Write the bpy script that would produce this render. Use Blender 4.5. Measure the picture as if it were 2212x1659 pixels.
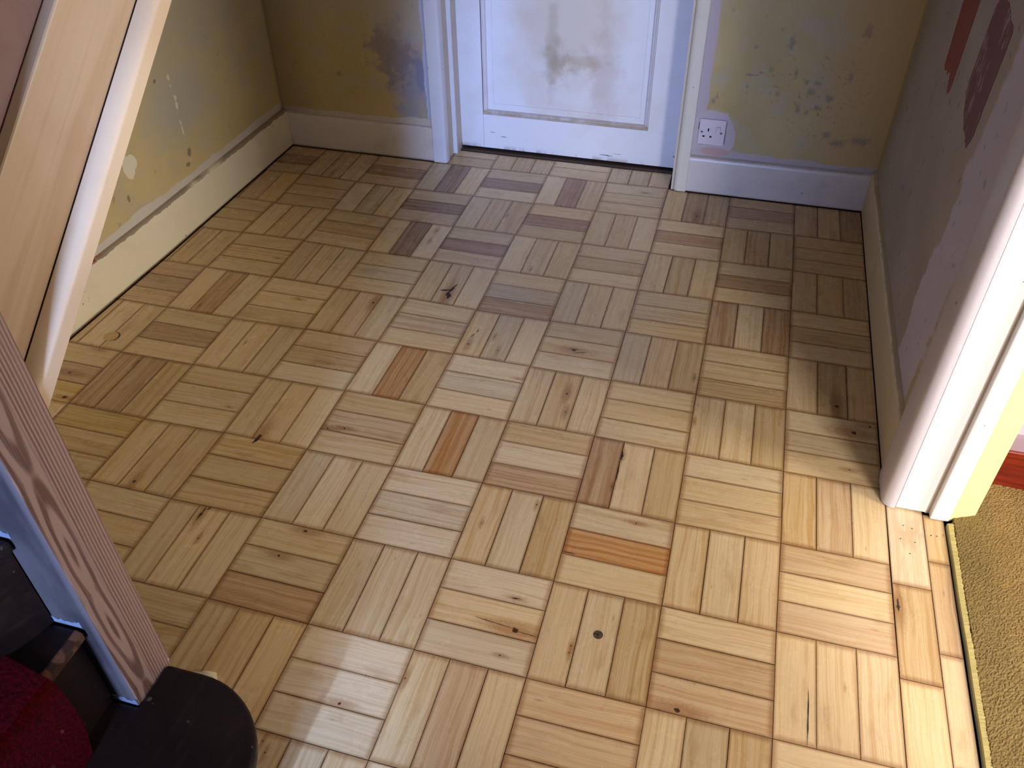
import bpy, bmesh, math, random
import numpy as np
from mathutils import Vector, Matrix
for o in list(bpy.data.objects): bpy.data.objects.remove(o)
SC = bpy.context.scene; COL = SC.collection

# ---------------------------------------------------------------- camera
cam = bpy.data.objects.new('camera', bpy.data.cameras.new('camera')); COL.objects.link(cam)
CR = [[0.9638038, -0.16539987, 0.20910551], [0.26646167, 0.62396089, -0.73462303], [-0.00896711, 0.76375107, 0.64544860]]
CP = (1.58911543, -2.89990800, 1.47037775)
cam.matrix_world = Matrix([CR[0]+[CP[0]], CR[1]+[CP[1]], CR[2]+[CP[2]], [0, 0, 0, 1]])
cam.data.sensor_width = 36; cam.data.lens = 36*1820.747/2212; cam.data.clip_start = .02
SC.camera = cam
# ---------------------------------------------------------------- world, exposure
w = bpy.data.worlds.new('world'); SC.world = w; w.use_nodes = True
w.node_tree.nodes['Background'].inputs[0].default_value = (.45, .6, 1, 1)
w.node_tree.nodes['Background'].inputs[1].default_value = 1.0
SC.view_settings.view_transform = 'Standard'; SC.view_settings.look = 'None'
SC.view_settings.exposure = 0.24; SC.view_settings.gamma = 1; SC.view_settings.use_curve_mapping = False
def area(name, loc, target, sx, sy, power, col, spread=180):
    l = bpy.data.lights.new(name, 'AREA'); l.shape = 'RECTANGLE'; l.size = sx; l.size_y = sy
    l.energy = power; l.color = col; l.spread = math.radians(spread)
    o = bpy.data.objects.new(name, l); COL.objects.link(o); o.location = loc
    o.rotation_euler = (Vector(target)-Vector(loc)).to_track_quat('-Z', 'Y').to_euler()
    return o
# daylight just inside the glass of each window of the house
area('front_door_daylight', (1.32, -5.84, 1.30), (.25, 0, .30), .5, .8, 10.5, (.34, .50, 1), 36)
area('room_window_daylight', (3.55, -4.6, 1.45), (1.6, 0, .8), .9, 1.3, 96, (1, .95, .91))
area('room_side_window_daylight', (5.3, -2.7, 1.5), (0, -1.2, .2), 1.0, 1.3, 108, (1, .89, .74))
area('stair_window_daylight', (-.10, -.68, 3.35), (1.5, -1.0, 2.7), 1.2, 1.5, 28, (.66, .74, 1))

def spot(name, loc, target, deg, power, col, r=.05):
    l = bpy.data.lights.new(name, 'SPOT'); l.energy = power; l.color = col; l.spot_size = math.radians(deg); l.spot_blend = .6; l.shadow_soft_size = r
    o = bpy.data.objects.new(name, l); COL.objects.link(o); o.location = loc
    o.rotation_euler = (Vector(target)-Vector(loc)).to_track_quat('-Z', 'Y').to_euler()
spot('floor_patch_spot', (1.25, -5.84, 1.95), (1.09, -2.35, 0), 4.6, 560, (.40, .58, 1))  # added spot that makes the bluish light patch beside the bottom step
# ---------------------------------------------------------------- helpers
def link(name, me, parent=None, mats=()):
    o = bpy.data.objects.new(name, me); COL.objects.link(o)
    for m in mats: me.materials.append(m)
    if parent: o.parent = parent
    return o
def tag(o, label=None, cat=None, group=None, kind=None):
    if label: o['label'] = label
    if cat: o['category'] = cat
    if group: o['group'] = group
    if kind: o['kind'] = kind
    return o
def empty(name, loc, label, cat):
    o = bpy.data.objects.new(name, None); COL.objects.link(o); o.location = loc; o.empty_display_size = .1
    return tag(o, label, cat)
def obj(name, bm, mat, parent=None, smooth=False, bevel=0, seg=2, auto=None):
    me = bpy.data.meshes.new(name); bmesh.ops.recalc_face_normals(bm, faces=bm.faces); bm.to_mesh(me); bm.free()
    o = link(name, me, None, mat if isinstance(mat, (list, tuple)) else (mat,))
    if smooth:
        for p in me.polygons: p.use_smooth = True
        if auto: me.set_sharp_from_angle(angle=math.radians(auto))
    if bevel:
        b = o.modifiers.new('bevel', 'BEVEL'); b.width = bevel; b.segments = seg; b.limit_method = 'ANGLE'; b.angle_limit = .6
    if parent:
        o.parent = parent; o.matrix_parent_inverse = Matrix.Translation(parent.location).inverted()
    return o
def BM(): return bmesh.new()
def box(bm, x0, x1, y0, y1, z0, z1, mi=0):
    v = [bm.verts.new((x, y, z)) for x in (x0, x1) for y in (y0, y1) for z in (z0, z1)]
    for f in ((0,1,3,2), (4,6,7,5), (0,4,5,1), (2,3,7,6), (0,2,6,4), (1,5,7,3)):
        bm.faces.new([v[i] for i in f]).material_index = mi
def prism(bm, pts, d, mi=0):
    "closed polygon of 3-D points pushed along vector d"
    a = [bm.verts.new(p) for p in pts]; b = [bm.verts.new(Vector(p)+Vector(d)) for p in pts]; n = len(a)
    bm.faces.new(a[::-1]).material_index = mi; bm.faces.new(b).material_index = mi
    for i in range(n): bm.faces.new((a[i], a[(i+1) % n], b[(i+1) % n], b[i])).material_index = mi
def sweep(bm, path, prof, closed_prof=True, caps=True):
    "profile (list of (across, up)) swept along plan path [(x,y)], mitred; across = to the left of travel"
    rings = []; n = len(path)
    for i, p in enumerate(path):
        p = Vector(p); d0 = (p-Vector(path[i-1])).normalized() if i else None
        d1 = (Vector(path[i+1])-p).normalized() if i < n-1 else None
        n0 = Vector((-d0.y, d0.x)) if d0 else None; n1 = Vector((-d1.y, d1.x)) if d1 else None
        if n0 and n1:
            m = (n0+n1).normalized(); m = m/max(.2, m.dot(n0))
        else: m = n0 or n1
        rings.append([bm.verts.new((p.x+m.x*a, p.y+m.y*a, z)) for a, z in prof])
    k = len(prof)
    for r0, r1 in zip(rings, rings[1:]):
        for i in range(k if closed_prof else k-1):
            bm.faces.new((r0[i], r0[(i+1) % k], r1[(i+1) % k], r1[i]))
    if caps: bm.faces.new(rings[0][::-1]); bm.faces.new(rings[-1])
def srgb(r, g, b):
    f = lambda c: (c/255/12.92 if c/255 <= .04045 else ((c/255+.055)/1.055)**2.4)
    return (f(r), f(g), f(b), 1)

# ---------------------------------------------------------------- node helper
class NT:
    def __init__(s, name, rough=.5, spec=.5):
        s.m = bpy.data.materials.new(name); s.m.use_nodes = True; s.t = s.m.node_tree
        s.b = s.t.nodes['Principled BSDF']; s.b.inputs['Roughness'].default_value = rough
        s.b.inputs['Specular IOR Level'].default_value = spec
        s.pos = s.n('ShaderNodeTexCoord').outputs['Object']
    def n(s, t, **k):
        x = s.t.nodes.new(t)
        for a, v in k.items(): setattr(x, a, v)
        return x
    def put(s, sock, v):
        if isinstance(v, bpy.types.NodeSocket): s.t.links.new(v, sock)
        elif v is not None: sock.default_value = v
    def M(s, op, a, b=None, c=None):
        x = s.n('ShaderNodeMath', operation=op)
        for i, v in enumerate((a, b, c)): s.put(x.inputs[i], v)
        return x.outputs[0]
    def V(s, op, a, b=None):
        x = s.n('ShaderNodeVectorMath', operation=op); s.put(x.inputs[0], a); s.put(x.inputs[1], b)
        return x.outputs['Value' if op in ('LENGTH', 'DOT_PRODUCT', 'DISTANCE') else 'Vector']
    def xyz(s, v=None):
        x = s.n('ShaderNodeSeparateXYZ'); s.put(x.inputs[0], v or s.pos); return x.outputs
    def comb(s, x, y, z):
        c = s.n('ShaderNodeCombineXYZ')
        for i, v in enumerate((x, y, z)): s.put(c.inputs[i], v)
        return c.outputs[0]
    def noise(s, scale, vec=None, detail=4, rough=.55, dist=0):
        x = s.n('ShaderNodeTexNoise'); s.put(x.inputs['Vector'], vec or s.pos)
        x.inputs['Scale'].default_value = scale; x.inputs['Detail'].default_value = detail
        x.inputs['Roughness'].default_value = rough; x.inputs['Distortion'].default_value = dist
        return x.outputs['Fac']
    def map(s, v, a, b, c=0., d=1., smooth=True):
        x = s.n('ShaderNodeMapRange'); x.interpolation_type = 'SMOOTHSTEP' if smooth else 'LINEAR'
        s.put(x.inputs[0], v)
        for i, q in enumerate((a, b, c, d)): s.put(x.inputs[i+1], q)
        return x.outputs[0]
    def mix(s, f, a, b, mode='MIX'):
        x = s.n('ShaderNodeMix', data_type='RGBA', blend_type=mode)
        s.put(x.inputs[0], f); s.put(x.inputs[6], a); s.put(x.inputs[7], b); return x.outputs[2]
    def scale(s, v, x, y, z):
        return s.V('MULTIPLY', v or s.pos, (x, y, z))
    def blob(s, u, v, cu, cv, ru, rv, nz, amp=1.2, soft=.25):
        "noisy ellipse mask"
        d = s.V('LENGTH', s.comb(s.M('DIVIDE', s.M('SUBTRACT', u, cu), ru), s.M('DIVIDE', s.M('SUBTRACT', v, cv), rv), 0.))
        d = s.M('ADD', d, s.M('MULTIPLY', s.M('SUBTRACT', nz, .5), amp*2))
        return s.map(d, 1+soft, 1-soft)
    def done(s, col, bump=None, strength=.3, dist=.002, rough=None):
        s.put(s.b.inputs['Base Color'], col)
        if rough is not None: s.put(s.b.inputs['Roughness'], rough)
        if bump is not None:
            x = s.n('ShaderNodeBump'); x.inputs['Strength'].default_value = strength; x.inputs['Distance'].default_value = dist
            s.put(x.inputs['Height'], bump); s.t.links.new(x.outputs[0], s.b.inputs['Normal'])
        return s.m

def plain(name, c, rough=.5, spec=.5, var=.12, sc=12):
    s = NT(name, rough, spec); n = s.noise(sc)
    return s.done(s.mix(s.map(n, .3, .7), c, tuple(x*(1-var) for x in c[:3])+(1,)), s.noise(sc*6), .08)

OLIVE, OLIVE2, GREYW = srgb(204, 186, 138), srgb(190, 172, 120), srgb(190, 180, 158)
LILAC, WHITEP, BLUEG = srgb(208, 202, 190), srgb(214, 206, 206), srgb(152, 156, 182)

def plaster(name, side):
    s = NT(name, .85, .25); X, Y, Z = s.xyz()
    u = Y if side in ('left', 'right') else X
    nb = s.noise(2.2, detail=3); nm = s.noise(9, detail=6, rough=.65); nf = s.noise(60, detail=3)
    sp = s.noise(28, detail=2, rough=.4)
    if side == 'right':
        col = s.mix(s.map(nb, .35, .65), srgb(180, 174, 170), srgb(168, 160, 156))
        jag = s.M('ADD', u, s.M('MULTIPLY', s.M('SUBTRACT', s.noise(6, detail=5), .5), .16))
        jag = s.M('ADD', jag, s.M('MULTIPLY', Z, .10))
        col = s.mix(s.map(jag, -.985, -1.005), col, srgb(204, 200, 222))
        tan = s.M('ADD', s.M('ADD', u, s.M('MULTIPLY', Z, .06)), s.M('MULTIPLY', s.M('SUBTRACT', nm, .5), .10))
        m = s.M('MULTIPLY', s.map(tan, -1.205, -1.215), s.map(Z, .62, .35)); m = s.M('MULTIPLY', m, s.map(nm, .40, .50))
        col = s.mix(m, col, srgb(186, 172, 138))
        col = s.mix(s.M('MULTIPLY', s.map(sp, .66, .72), .4), col, srgb(110, 104, 118))
        # colour on the return next to the back corner
        col = s.mix(s.map(u, -.035, -.012), col, srgb(190, 176, 130))
    else:
        col = s.mix(s.map(nb, .35, .65), OLIVE, OLIVE2)
        col = s.mix(s.M('MULTIPLY', s.map(nm, .48, .62), .55), col, GREYW)
        hi = s.M('ADD', Z, s.M('MULTIPLY', s.M('SUBTRACT', nm, .5), .5))
        col = s.mix(s.M('MULTIPLY', s.map(hi, .34, .60), .6 if side != 'back_right' else .12), col, srgb(182, 178, 164))
        col = s.mix(s.M('MULTIPLY', s.map(sp, .68, .78), .4), col, srgb(134, 124, 104))
        top = s.M('ADD', Z, s.M('MULTIPLY', s.M('SUBTRACT', nm, .5), -.045))
        if side == 'left':
            col = s.mix(s.map(top, .183, .179), col, LILAC)
            f = s.blob(u, Z, -.905, .325, .030, .036, s.noise(30, detail=4), .8, .06)
            col = s.mix(f, col, srgb(228, 222, 198))
            f2 = s.blob(u, Z, -.60, .40, .16, .10, nm, 1.1, .5)
            col = s.mix(s.M('MULTIPLY', f2, .7), col, srgb(176, 176, 166))
            # thin chipped crack line
            cu = s.M('ADD', s.M('SUBTRACT', u, -.62), s.M('MULTIPLY', s.M('SUBTRACT', s.noise(14), .5), .02))
            c = s.M('MULTIPLY', s.map(s.M('ABSOLUTE', cu), .0045, .002), s.map(s.noise(45), .50, .56))
            c = s.M('MULTIPLY', c, s.M('MULTIPLY', s.map(Z, .52, .50), s.map(Z, .21, .23)))
            col = s.mix(c, col, srgb(226, 220, 196))
            for a, b, r1, r2 in ((-.622, .498, .006, .009), (-.617, .405, .006, .013), (-.612, .43, .004, .008)):
                col = s.mix(s.blob(u, Z, a, b, r1, r2, s.noise(70), .6, .15), col, srgb(224, 218, 198))
            for a, b, r1, r2 in ((-.617, .245, .012, .014), (-.95, .24, .006, .012), (-.64, .21, .01, .008), (-.69, .51, .007, .006)):
                col = s.mix(s.M('MULTIPLY', s.blob(u, Z, a, b, r1, r2, s.noise(60), .8, .25), .8), col, srgb(122, 118, 96))
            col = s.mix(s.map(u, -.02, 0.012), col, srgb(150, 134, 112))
        elif side == 'back_left':
            f = s.blob(u, Z, .385, .28, .075, .17, s.noise(16, detail=8, rough=.75), 1.9, .8)
            col = s.mix(s.M('MULTIPLY', f, .8), col, BLUEG)
            f = s.blob(u, Z, .425, .33, .025, .06, nm, .8, .3); col = s.mix(s.M('MULTIPLY', f, .7), col, srgb(134, 138, 178))
            f = s.blob(u, Z, .31, .42, .07, .11, s.noise(22, detail=6), 2.0, .3); col = s.mix(s.M('MULTIPLY', f, .7), col, srgb(140, 136, 152))
            f = s.blob(u, Z, .35, .55, .10, .10, nm, 1.5, .3); col = s.mix(s.M('MULTIPLY', f, .6), col, srgb(186, 184, 182))
            e = s.M('ADD', u, s.M('MULTIPLY', s.M('SUBTRACT', nm, .5), .05))
            col = s.mix(s.map(e, .435, .439), col, srgb(196, 202, 222))
            t2 = s.M('SUBTRACT', top, s.M('MULTIPLY', s.map(u, .25, .45), .006))
            col = s.mix(s.map(t2, .163, .160), col, LILAC)
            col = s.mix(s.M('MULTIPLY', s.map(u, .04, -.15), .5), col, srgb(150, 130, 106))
        else:
            e = s.M('ADD', u, s.M('MULTIPLY', s.M('SUBTRACT', nm, .5), .03))
            col = s.mix(s.map(s.M('ADD', s.M('MULTIPLY', s.map(u, 1.7, 2.0), .7), s.M('MULTIPLY', nb, .5)), .45, .95), col, srgb(208, 182, 132))
            col = s.mix(s.map(e, 1.475, 1.468), col, srgb(196, 184, 190))
            f = s.blob(u, Z, 1.50, .215, .085, .095, nm, .35, .05); col = s.mix(f, col, srgb(200, 190, 196))
            d = s.M('ADD', top, s.M('MULTIPLY', u, .02)); col = s.mix(s.map(d, .198, .194), col, srgb(196, 186, 188))
            col = s.mix(s.blob(u, Z, 1.52, .158, .05, .016, nm, .5, .2), col, srgb(200, 168, 166))
            for a, b, r1, r2 in ((1.707, .55, .011, .02), (1.93, .60, .012, .02), (1.815, .43, .009, .007), (1.80, .40, .011, .01),
                                 (1.86, .385, .012, .01), (1.83, .35, .01, .008), (1.92, .235, .022, .012), (1.99, .25, .028, .014),
                                 (1.77, .34, .008, .012), (1.80, .33, .007, .008), (1.91, .46, .008, .012), (1.60, .44, .02, .004), (1.88, .26, .012, .012),
                                 (1.74, .46, .006, .014), (1.78, .43, .008, .008), (1.60, .53, .005, .005), (1.63, .45, .006, .005), (1.49, .34, .008, .01), (1.50, .36, .004, .012)):
                col = s.mix(s.M('MULTIPLY', s.blob(u, Z, a, b, r1, r2, s.noise(75, detail=4), 1.4, .6), .55), col, srgb(132, 124, 126))
            f = s.blob(u, Z, 1.82, .40, .16, .16, s.noise(1.), 0., .6)
            col = s.mix(s.M('MULTIPLY', s.M('MULTIPLY', f, s.map(s.noise(60, detail=4), .58, .68)), .45), col, srgb(124, 114, 100))
    h = s.M('ADD', s.M('MULTIPLY', nm, .6), s.M('MULTIPLY', nf, .3))
    return s.done(col, h, .35, .004)

def paint(name, c, rough=.35, dirt=.35, dcol=srgb(150, 132, 104), extra=None):
    s = NT(name, rough, .5); nm = s.noise(7, detail=5, rough=.6); sp = s.noise(42, detail=2)
    col = s.mix(s.M('MULTIPLY', s.map(nm, .5, .8), dirt), c, dcol)
    col = s.mix(s.M('MULTIPLY', s.map(sp, .74, .77), .7), col, srgb(90, 76, 66))
    if extra: col = extra(s, col)
    return s.done(col, s.M('ADD', s.noise(25, detail=3), s.M('MULTIPLY', s.noise(160), .25)), .12, .002)

def chips(zlo, zhi, strength, red=None):
    def f(s, col):
        X, Y, Z = s.xyz(); n = s.noise(26, detail=5, rough=.7)
        z = s.M('ADD', Z, s.M('MULTIPLY', s.M('SUBTRACT', n, .5), .020))
        m = s.M('MULTIPLY', s.map(z, zlo, zlo+.002), strength)
        m = s.M('MULTIPLY', m, s.map(s.noise(3.5), .28, .42))
        col = s.mix(m, col, srgb(134, 112, 88))
        if red:
            r = s.M('MULTIPLY', s.map(Z, zhi-.008, zhi-.004), s.map(Y, *red)); r = s.M('MULTIPLY', r, s.map(s.noise(30), .42, .5))
            col = s.mix(r, col, srgb(150, 32, 34))
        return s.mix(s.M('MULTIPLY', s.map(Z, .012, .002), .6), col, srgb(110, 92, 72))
    return f
m_wall_l = plaster('plaster_left', 'left'); m_wall_bl = plaster('plaster_back_left', 'back_left')
m_wall_br = plaster('plaster_back_right', 'back_right'); m_wall_r = plaster('plaster_right', 'right')
CREAM = srgb(232, 224, 200); WHITE = srgb(226, 224, 226)
m_sk_l = paint('cream_gloss_left', srgb(236, 226, 196), .42, .15, extra=chips(.142, .153, .85, (-1.12, -1.17)))
m_sk_b = paint('white_gloss_back', srgb(220, 212, 208), .30, .25, extra=chips(.134, .141, .3))
m_sk_r = paint('cream_gloss_right', srgb(222, 208, 176), .35, .3, extra=chips(.146, .153, .5))
m_arch_l = paint('white_gloss_blue', srgb(222, 224, 234), .38, .1)
m_arch_r = paint('ivory_gloss', srgb(226, 222, 210), .28, .12)
m_jamb = paint('jamb_white', srgb(238, 238, 240), .45, .03)
m_jamb_y = paint('jamb_cream', srgb(238, 230, 160), .45, .03)
m_reveal = paint('reveal_beige', srgb(206, 194, 182), .45, .2)
m_dark = plain('dark_void', srgb(36, 28, 24), .9, .1)
m_ceil = plain('ceiling_white', srgb(226, 224, 216), .9, .2, .03)
m_cream_wall = plain('cream_wall', srgb(226, 214, 178), .9, .2, .05)
m_plast = plain('socket_plastic', srgb(224, 216, 226), .3, .5, .03)
m_black = plain('black_slot', srgb(16, 14, 16), .6, .3)
m_metal = plain('screw_metal', srgb(128, 120, 116), .35, .6); m_metal.node_tree.nodes['Principled BSDF'].inputs['Metallic'].default_value = .8
def glassmat(name, c, st):
    s = NT(name, .15); s.put(s.b.inputs['Base Color'], c); s.put(s.b.inputs['Emission Color'], c); s.b.inputs['Emission Strength'].default_value = st
    return s.m
m_frost = glassmat('frosted_daylit_glass', (.5, .66, 1, 1), 1.5)

# ================================================================= FLOOR
S = .2286
CORN = [(0,1,-4.9,5.8),(1,1,-.5,-3.7),(2,1,2.9,-4.9),(3,1,3.8,-.5),(4,1,4.8,-1.),(5,1,2.2,-.9),(6,1,2.3,-.4),(7,1,1.,-1.4),(8,1,1.,2.5),(3,0,4.,-3.3),(4,0,2.3,-.1),(5,0,1.6,-3.8),(6,0,3.1,2.3),(0,2,3.8,-3.2),(1,2,1.4,4.2),(2,2,2.6,-2.3),(3,2,3.7,-4.2),(4,2,-1.,-4.9),(5,2,2.1,-4.5),(6,2,2.6,-3.7),(7,2,1.4,-1.8),(8,2,2.2,3.7),(0,3,-3.3,3.9),(1,3,-1.6,7.1),(2,3,4.7,-2.4),(3,3,1.5,-.4),(4,3,.1,-2.4),(5,3,.9,-5.),(6,3,-1.4,-5.6),(7,3,-1.8,-.8),(8,3,.8,1.9),(0,4,-5.8,3.8),(1,4,.9,2.6),(2,4,2.5,-.4),(3,4,4.4,1.4),(4,4,1.9,-6.),(5,4,1.4,-4.4),(6,4,-2.1,.1),(7,4,-1.4,-.9),(8,4,.8,-.4),(0,5,-1.2,-1.9),(1,5,-4.2,-3.1),(2,5,1.1,2.9),(3,5,1.9,1.1),(4,5,3.4,1.8),(5,5,-2.1,2.2),(6,5,-3.2,.5),(7,5,-3.6,.7),(8,5,-.4,.3),(0,6,-2.9,-2.5),(1,6,.3,-1.),(2,6,-2.2,2.),(3,6,-.3,4.3),(4,6,.3,4.6),(5,6,-1.6,1.4),(6,6,-4.5,2.7),(7,6,-2.8,.5),(8,6,-.3,-.4),(0,7,-3.3,-3.5),(1,7,-.2,-4.1),(2,7,-1.2,2.3),(3,7,2.,1.7),(4,7,1.2,1.9),(5,7,-1.4,4.7),(6,7,-2.8,4.3),(7,7,-2.3,-.2),(8,7,.6,2.2),(9,7,-1.4,2.4),(2,8,-4.3,-2.4),(3,8,-.7,.6),(4,8,-1.1,.1),(5,8,-1.4,2.4),(6,8,-1.2,2.1),(7,8,-1.4,.3),(8,8,-1.,-.9),(9,8,-.4,.9),(3,9,-.8,1.3),(4,9,-.7,-1.1),(5,9,-.3,-.1),(6,9,-.4,-1.6),(7,9,.5,-.6),(8,9,.7,-1.7),(5,10,-.8,-.9)]
CD = {(a, b): (c/1000, d/1000) for a, b, c, d in CORN}
def corner(i, j):
    dx, dy = CD.get((i, j), (0, 0)); return (i*S+dx, -j*S+dy)
KNOTS = [(0.1078,-0.1817,5),(1.2987,-0.0504,4),(1.4976,-0.1772,9),(0.6425,-0.5024,5),(0.6423,-0.5729,4),(0.9903,-0.5891,3),(1.0181,-0.6603,3),(0.8486,-0.3385,3),(0.8049,-0.861,12),(0.5995,-0.9642,8),(0.9435,-1.0873,6),(1.0068,-1.0342,3),(1.0341,-1.0946,4),(1.2434,-1.0393,9),(1.2651,-1.2265,7),(1.2777,-1.2993,5),(1.4404,-1.5257,3),(0.7036,-1.5157,6),(0.746,-1.5044,5),(0.5493,-1.5868,12),(1.9558,-1.0967,10),(1.9956,-1.1893,11),(2.0358,-1.1557,6),(1.4477,-1.4203,4),(0.5464,-1.8543,7),(0.5781,-1.9201,3),(0.8006,-1.8384,7),(0.7746,-1.9166,6),(1.3234,-1.9638,11),(1.3051,-1.8896,4),(1.3091,-2.0249,3),(1.4393,-1.9684,3),(1.4391,-1.9845,3),(1.0474,-2.2013,6),(1.1474,-2.1202,4),(1.6568,-2.0503,10),(2.066,-1.7044,9),(1.5851,-1.074,3),(0.195,-0.8055,3),(0.3203,-1.245,2),(0.3679,-1.0018,4),(0.0699,-1.3996,4),(-0.0686,-1.3814,5),(-0.0282,-1.5853,5),(-0.084,-1.4933,9),(0.4182,-1.509,3),(0.0896,-1.1134,3),(1.1238,-1.2002,3),(0.336,-1.8056,8),(0.9582,-2.3217,3),(0.9439,-2.3035,3),(1.6037,-1.2492,3),(1.5141,-1.6232,4),(1.2836,-1.6277,3),(1.9808,-1.3266,4),(1.1759,-1.714,3),(0.5499,-0.45,3)]
PAL = {'L': (226,200,154), 'M': (218,189,140), 'T': (206,174,122), 'B': (188,150,106), 'R': (166,122,94), 'O': (198,142,80),
       'G': (212,188,146), 'D': (156,124,98), 'W': (228,206,168), 'P': (211,180,138), 'Y': (208,176,112)}
# the three fingers of each block, left to right or far to near
BLK = {(-1,0):'TRT',(0,0):'TTM',(1,0):'PRP',(2,0):'GDL',(3,0):'MDL',(4,0):'LRM',(5,0):'LMM',(6,0):'MBT',(7,0):'MBM',(8,0):'TTB',
 (-1,1):'TTY',(0,1):'TTT',(1,1):'LGM',(2,1):'GDP',(3,1):'LMM',(4,1):'MRM',(5,1):'MTM',(6,1):'LBL',(7,1):'TBT',(8,1):'TTT',
 (-1,2):'TYT',(0,2):'MTM',(1,2):'MTM',(2,2):'MDL',(3,2):'MRM',(4,2):'LMM',(5,2):'MTL',(6,2):'MTM',(7,2):'MBM',(8,2):'TTT',
 (-1,3):'TTT',(0,3):'TTM',(1,3):'TMG',(2,3):'MGM',(3,3):'MML',(4,3):'MGB',(5,3):'GMM',(6,3):'MMM',(7,3):'BLB',(8,3):'MTM',
 (-1,4):'BBT',(0,4):'MBM',(1,4):'MMM',(2,4):'MPG',(3,4):'LPM',(4,4):'MGL',(5,4):'GMW',(6,4):'GPT',(7,4):'MMT',(8,4):'MTM',
 (-1,5):'TLM',(0,5):'MBM',(1,5):'MMM',(2,5):'PPW',(3,5):'LOT',(4,5):'WWL',(5,5):'MTL',(6,5):'LML',(7,5):'MLT',(8,5):'LGM',
 (-1,6):'MBY',(0,6):'BBT',(1,6):'MMM',(2,6):'MML',(3,6):'TPM',(4,6):'LOM',(5,6):'TWB',(6,6):'BLT',(7,6):'WMM',(8,6):'TPL',
 (0,7):'YTT',(1,7):'MTT',(2,7):'TTT',(3,7):'GLL',(4,7):'WWW',(5,7):'MLT',(6,7):'LOL',(7,7):'LLM',(8,7):'PLP',
 (1,8):'MTT',(2,8):'MMM',(3,8):'GGB',(4,8):'LLL',(5,8):'WLW',(6,8):'MLT',(7,8):'LPP',(8,8):'LLL',
 (2,9):'TTT',(3,9):'TTM',(4,9):'WWW',(5,9):'LPL',(6,9):'PPP',(7,9):'LGT',(8,9):'LLL',
 (3,10):'TGT',(4,10):'MGM',(5,10):'WLL',(6,10):'LLM',(7,10):'LLL',(8,10):'LMT'}
rnd = random.Random(7)
V = []; F = []; TI = []; LO = []; DI = []; KA = []; KB = []
def lerp(a, b, t): return (a[0]+(b[0]-a[0])*t, a[1]+(b[1]-a[1])*t)
def quadpt(q, s, t):  # q = far-left, far-right, near-right, near-left
    return lerp(lerp(q[0], q[1], s), lerp(q[3], q[2], s), t)
def strip(q, along, code, gap=.00045, streak=None, xclip=None):
    "one finger: q corners, along=0 grain runs left-right, 1 grain runs far-near"
    k0 = len(V)
    L = math.dist(q[0], q[1]) if along == 0 else math.dist(q[0], q[3])
    W = math.dist(q[0], q[3]) if along == 0 else math.dist(q[0], q[1])
    wx = math.dist(q[0], q[1]); wy = math.dist(q[0], q[3])
    gx = gap*rnd.uniform(.5, 1.5)/max(wx, .01); gy = gap*rnd.uniform(.5, 1.5)/max(wy, .01)
    c = [quadpt(q, gx, gy), quadpt(q, 1-gx, gy), quadpt(q, 1-gx, 1-gy), quadpt(q, gx, 1-gy)]
    dz = rnd.uniform(-.00035, 0)
    for p in c: V.append((p[0], p[1], dz))
    for p in c: V.append((p[0], p[1], -.009))
    F.append((k0+3, k0+2, k0+1, k0))
    for i in range(4): F.append((k0+i, k0+(i+1) % 4, k0+4+(i+1) % 4, k0+4+i))
    loc = [(0, W), (L, W), (L, 0), (0, 0)] if along == 0 else [(0, 0), (0, W), (L, W), (L, 0)]
    base = PAL[code]; f = rnd.uniform(.955, 1.045); h = rnd.uniform(-5, 5)
    col = srgb(min(250, base[0]*f+h*.4), min(245, base[1]*f), min(240, base[2]*f-h*.8))
    st = streak if streak is not None else {'O': .5, 'B': .4, 'R': .25, 'P': .3, 'D': .25}.get(code, rnd.choice((.1, .2, .4)))
    # knots inside this finger
    kn = []
    cx = sum(p[0] for p in q)/4; cy = sum(p[1] for p in q)/4
    for (kx, ky, ks) in KNOTS:
        if abs(kx-cx) < wx/2 and abs(ky-cy) < wy/2:
            fx = (kx-cx)/wx+.5; fy = (cy-ky)/wy+.5
            kn.append((fx*L, (1-fy)*W, ks/1000*.9, 1) if along == 0 else (fy*L, fx*W, ks/1000*.9, 1))
    kn.sort(key=lambda a: -a[2])
    if not kn and rnd.random() < .22:
        kn.append((rnd.uniform(.1, .9)*L, rnd.uniform(.1, .9)*W, rnd.uniform(.0008, .0016), .6))
    ka = kn[0] if kn else (-1, -1, .001, 0); kb = kn[1] if len(kn) > 1 else (-1, -1, .001, 0)
    di = (L, W, rnd.random()*50, rnd.random()*50)
    for n in range(5):
        for i in range(4):
            TI.append((col[0], col[1], col[2], st))
            LO.append((loc[(3, 2, 1, 0)[i]]) if n == 0 else (loc[n-1] if i in (0, 3) else loc[n % 4]))
            DI.append(di); KA.append(ka); KB.append(kb)
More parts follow.
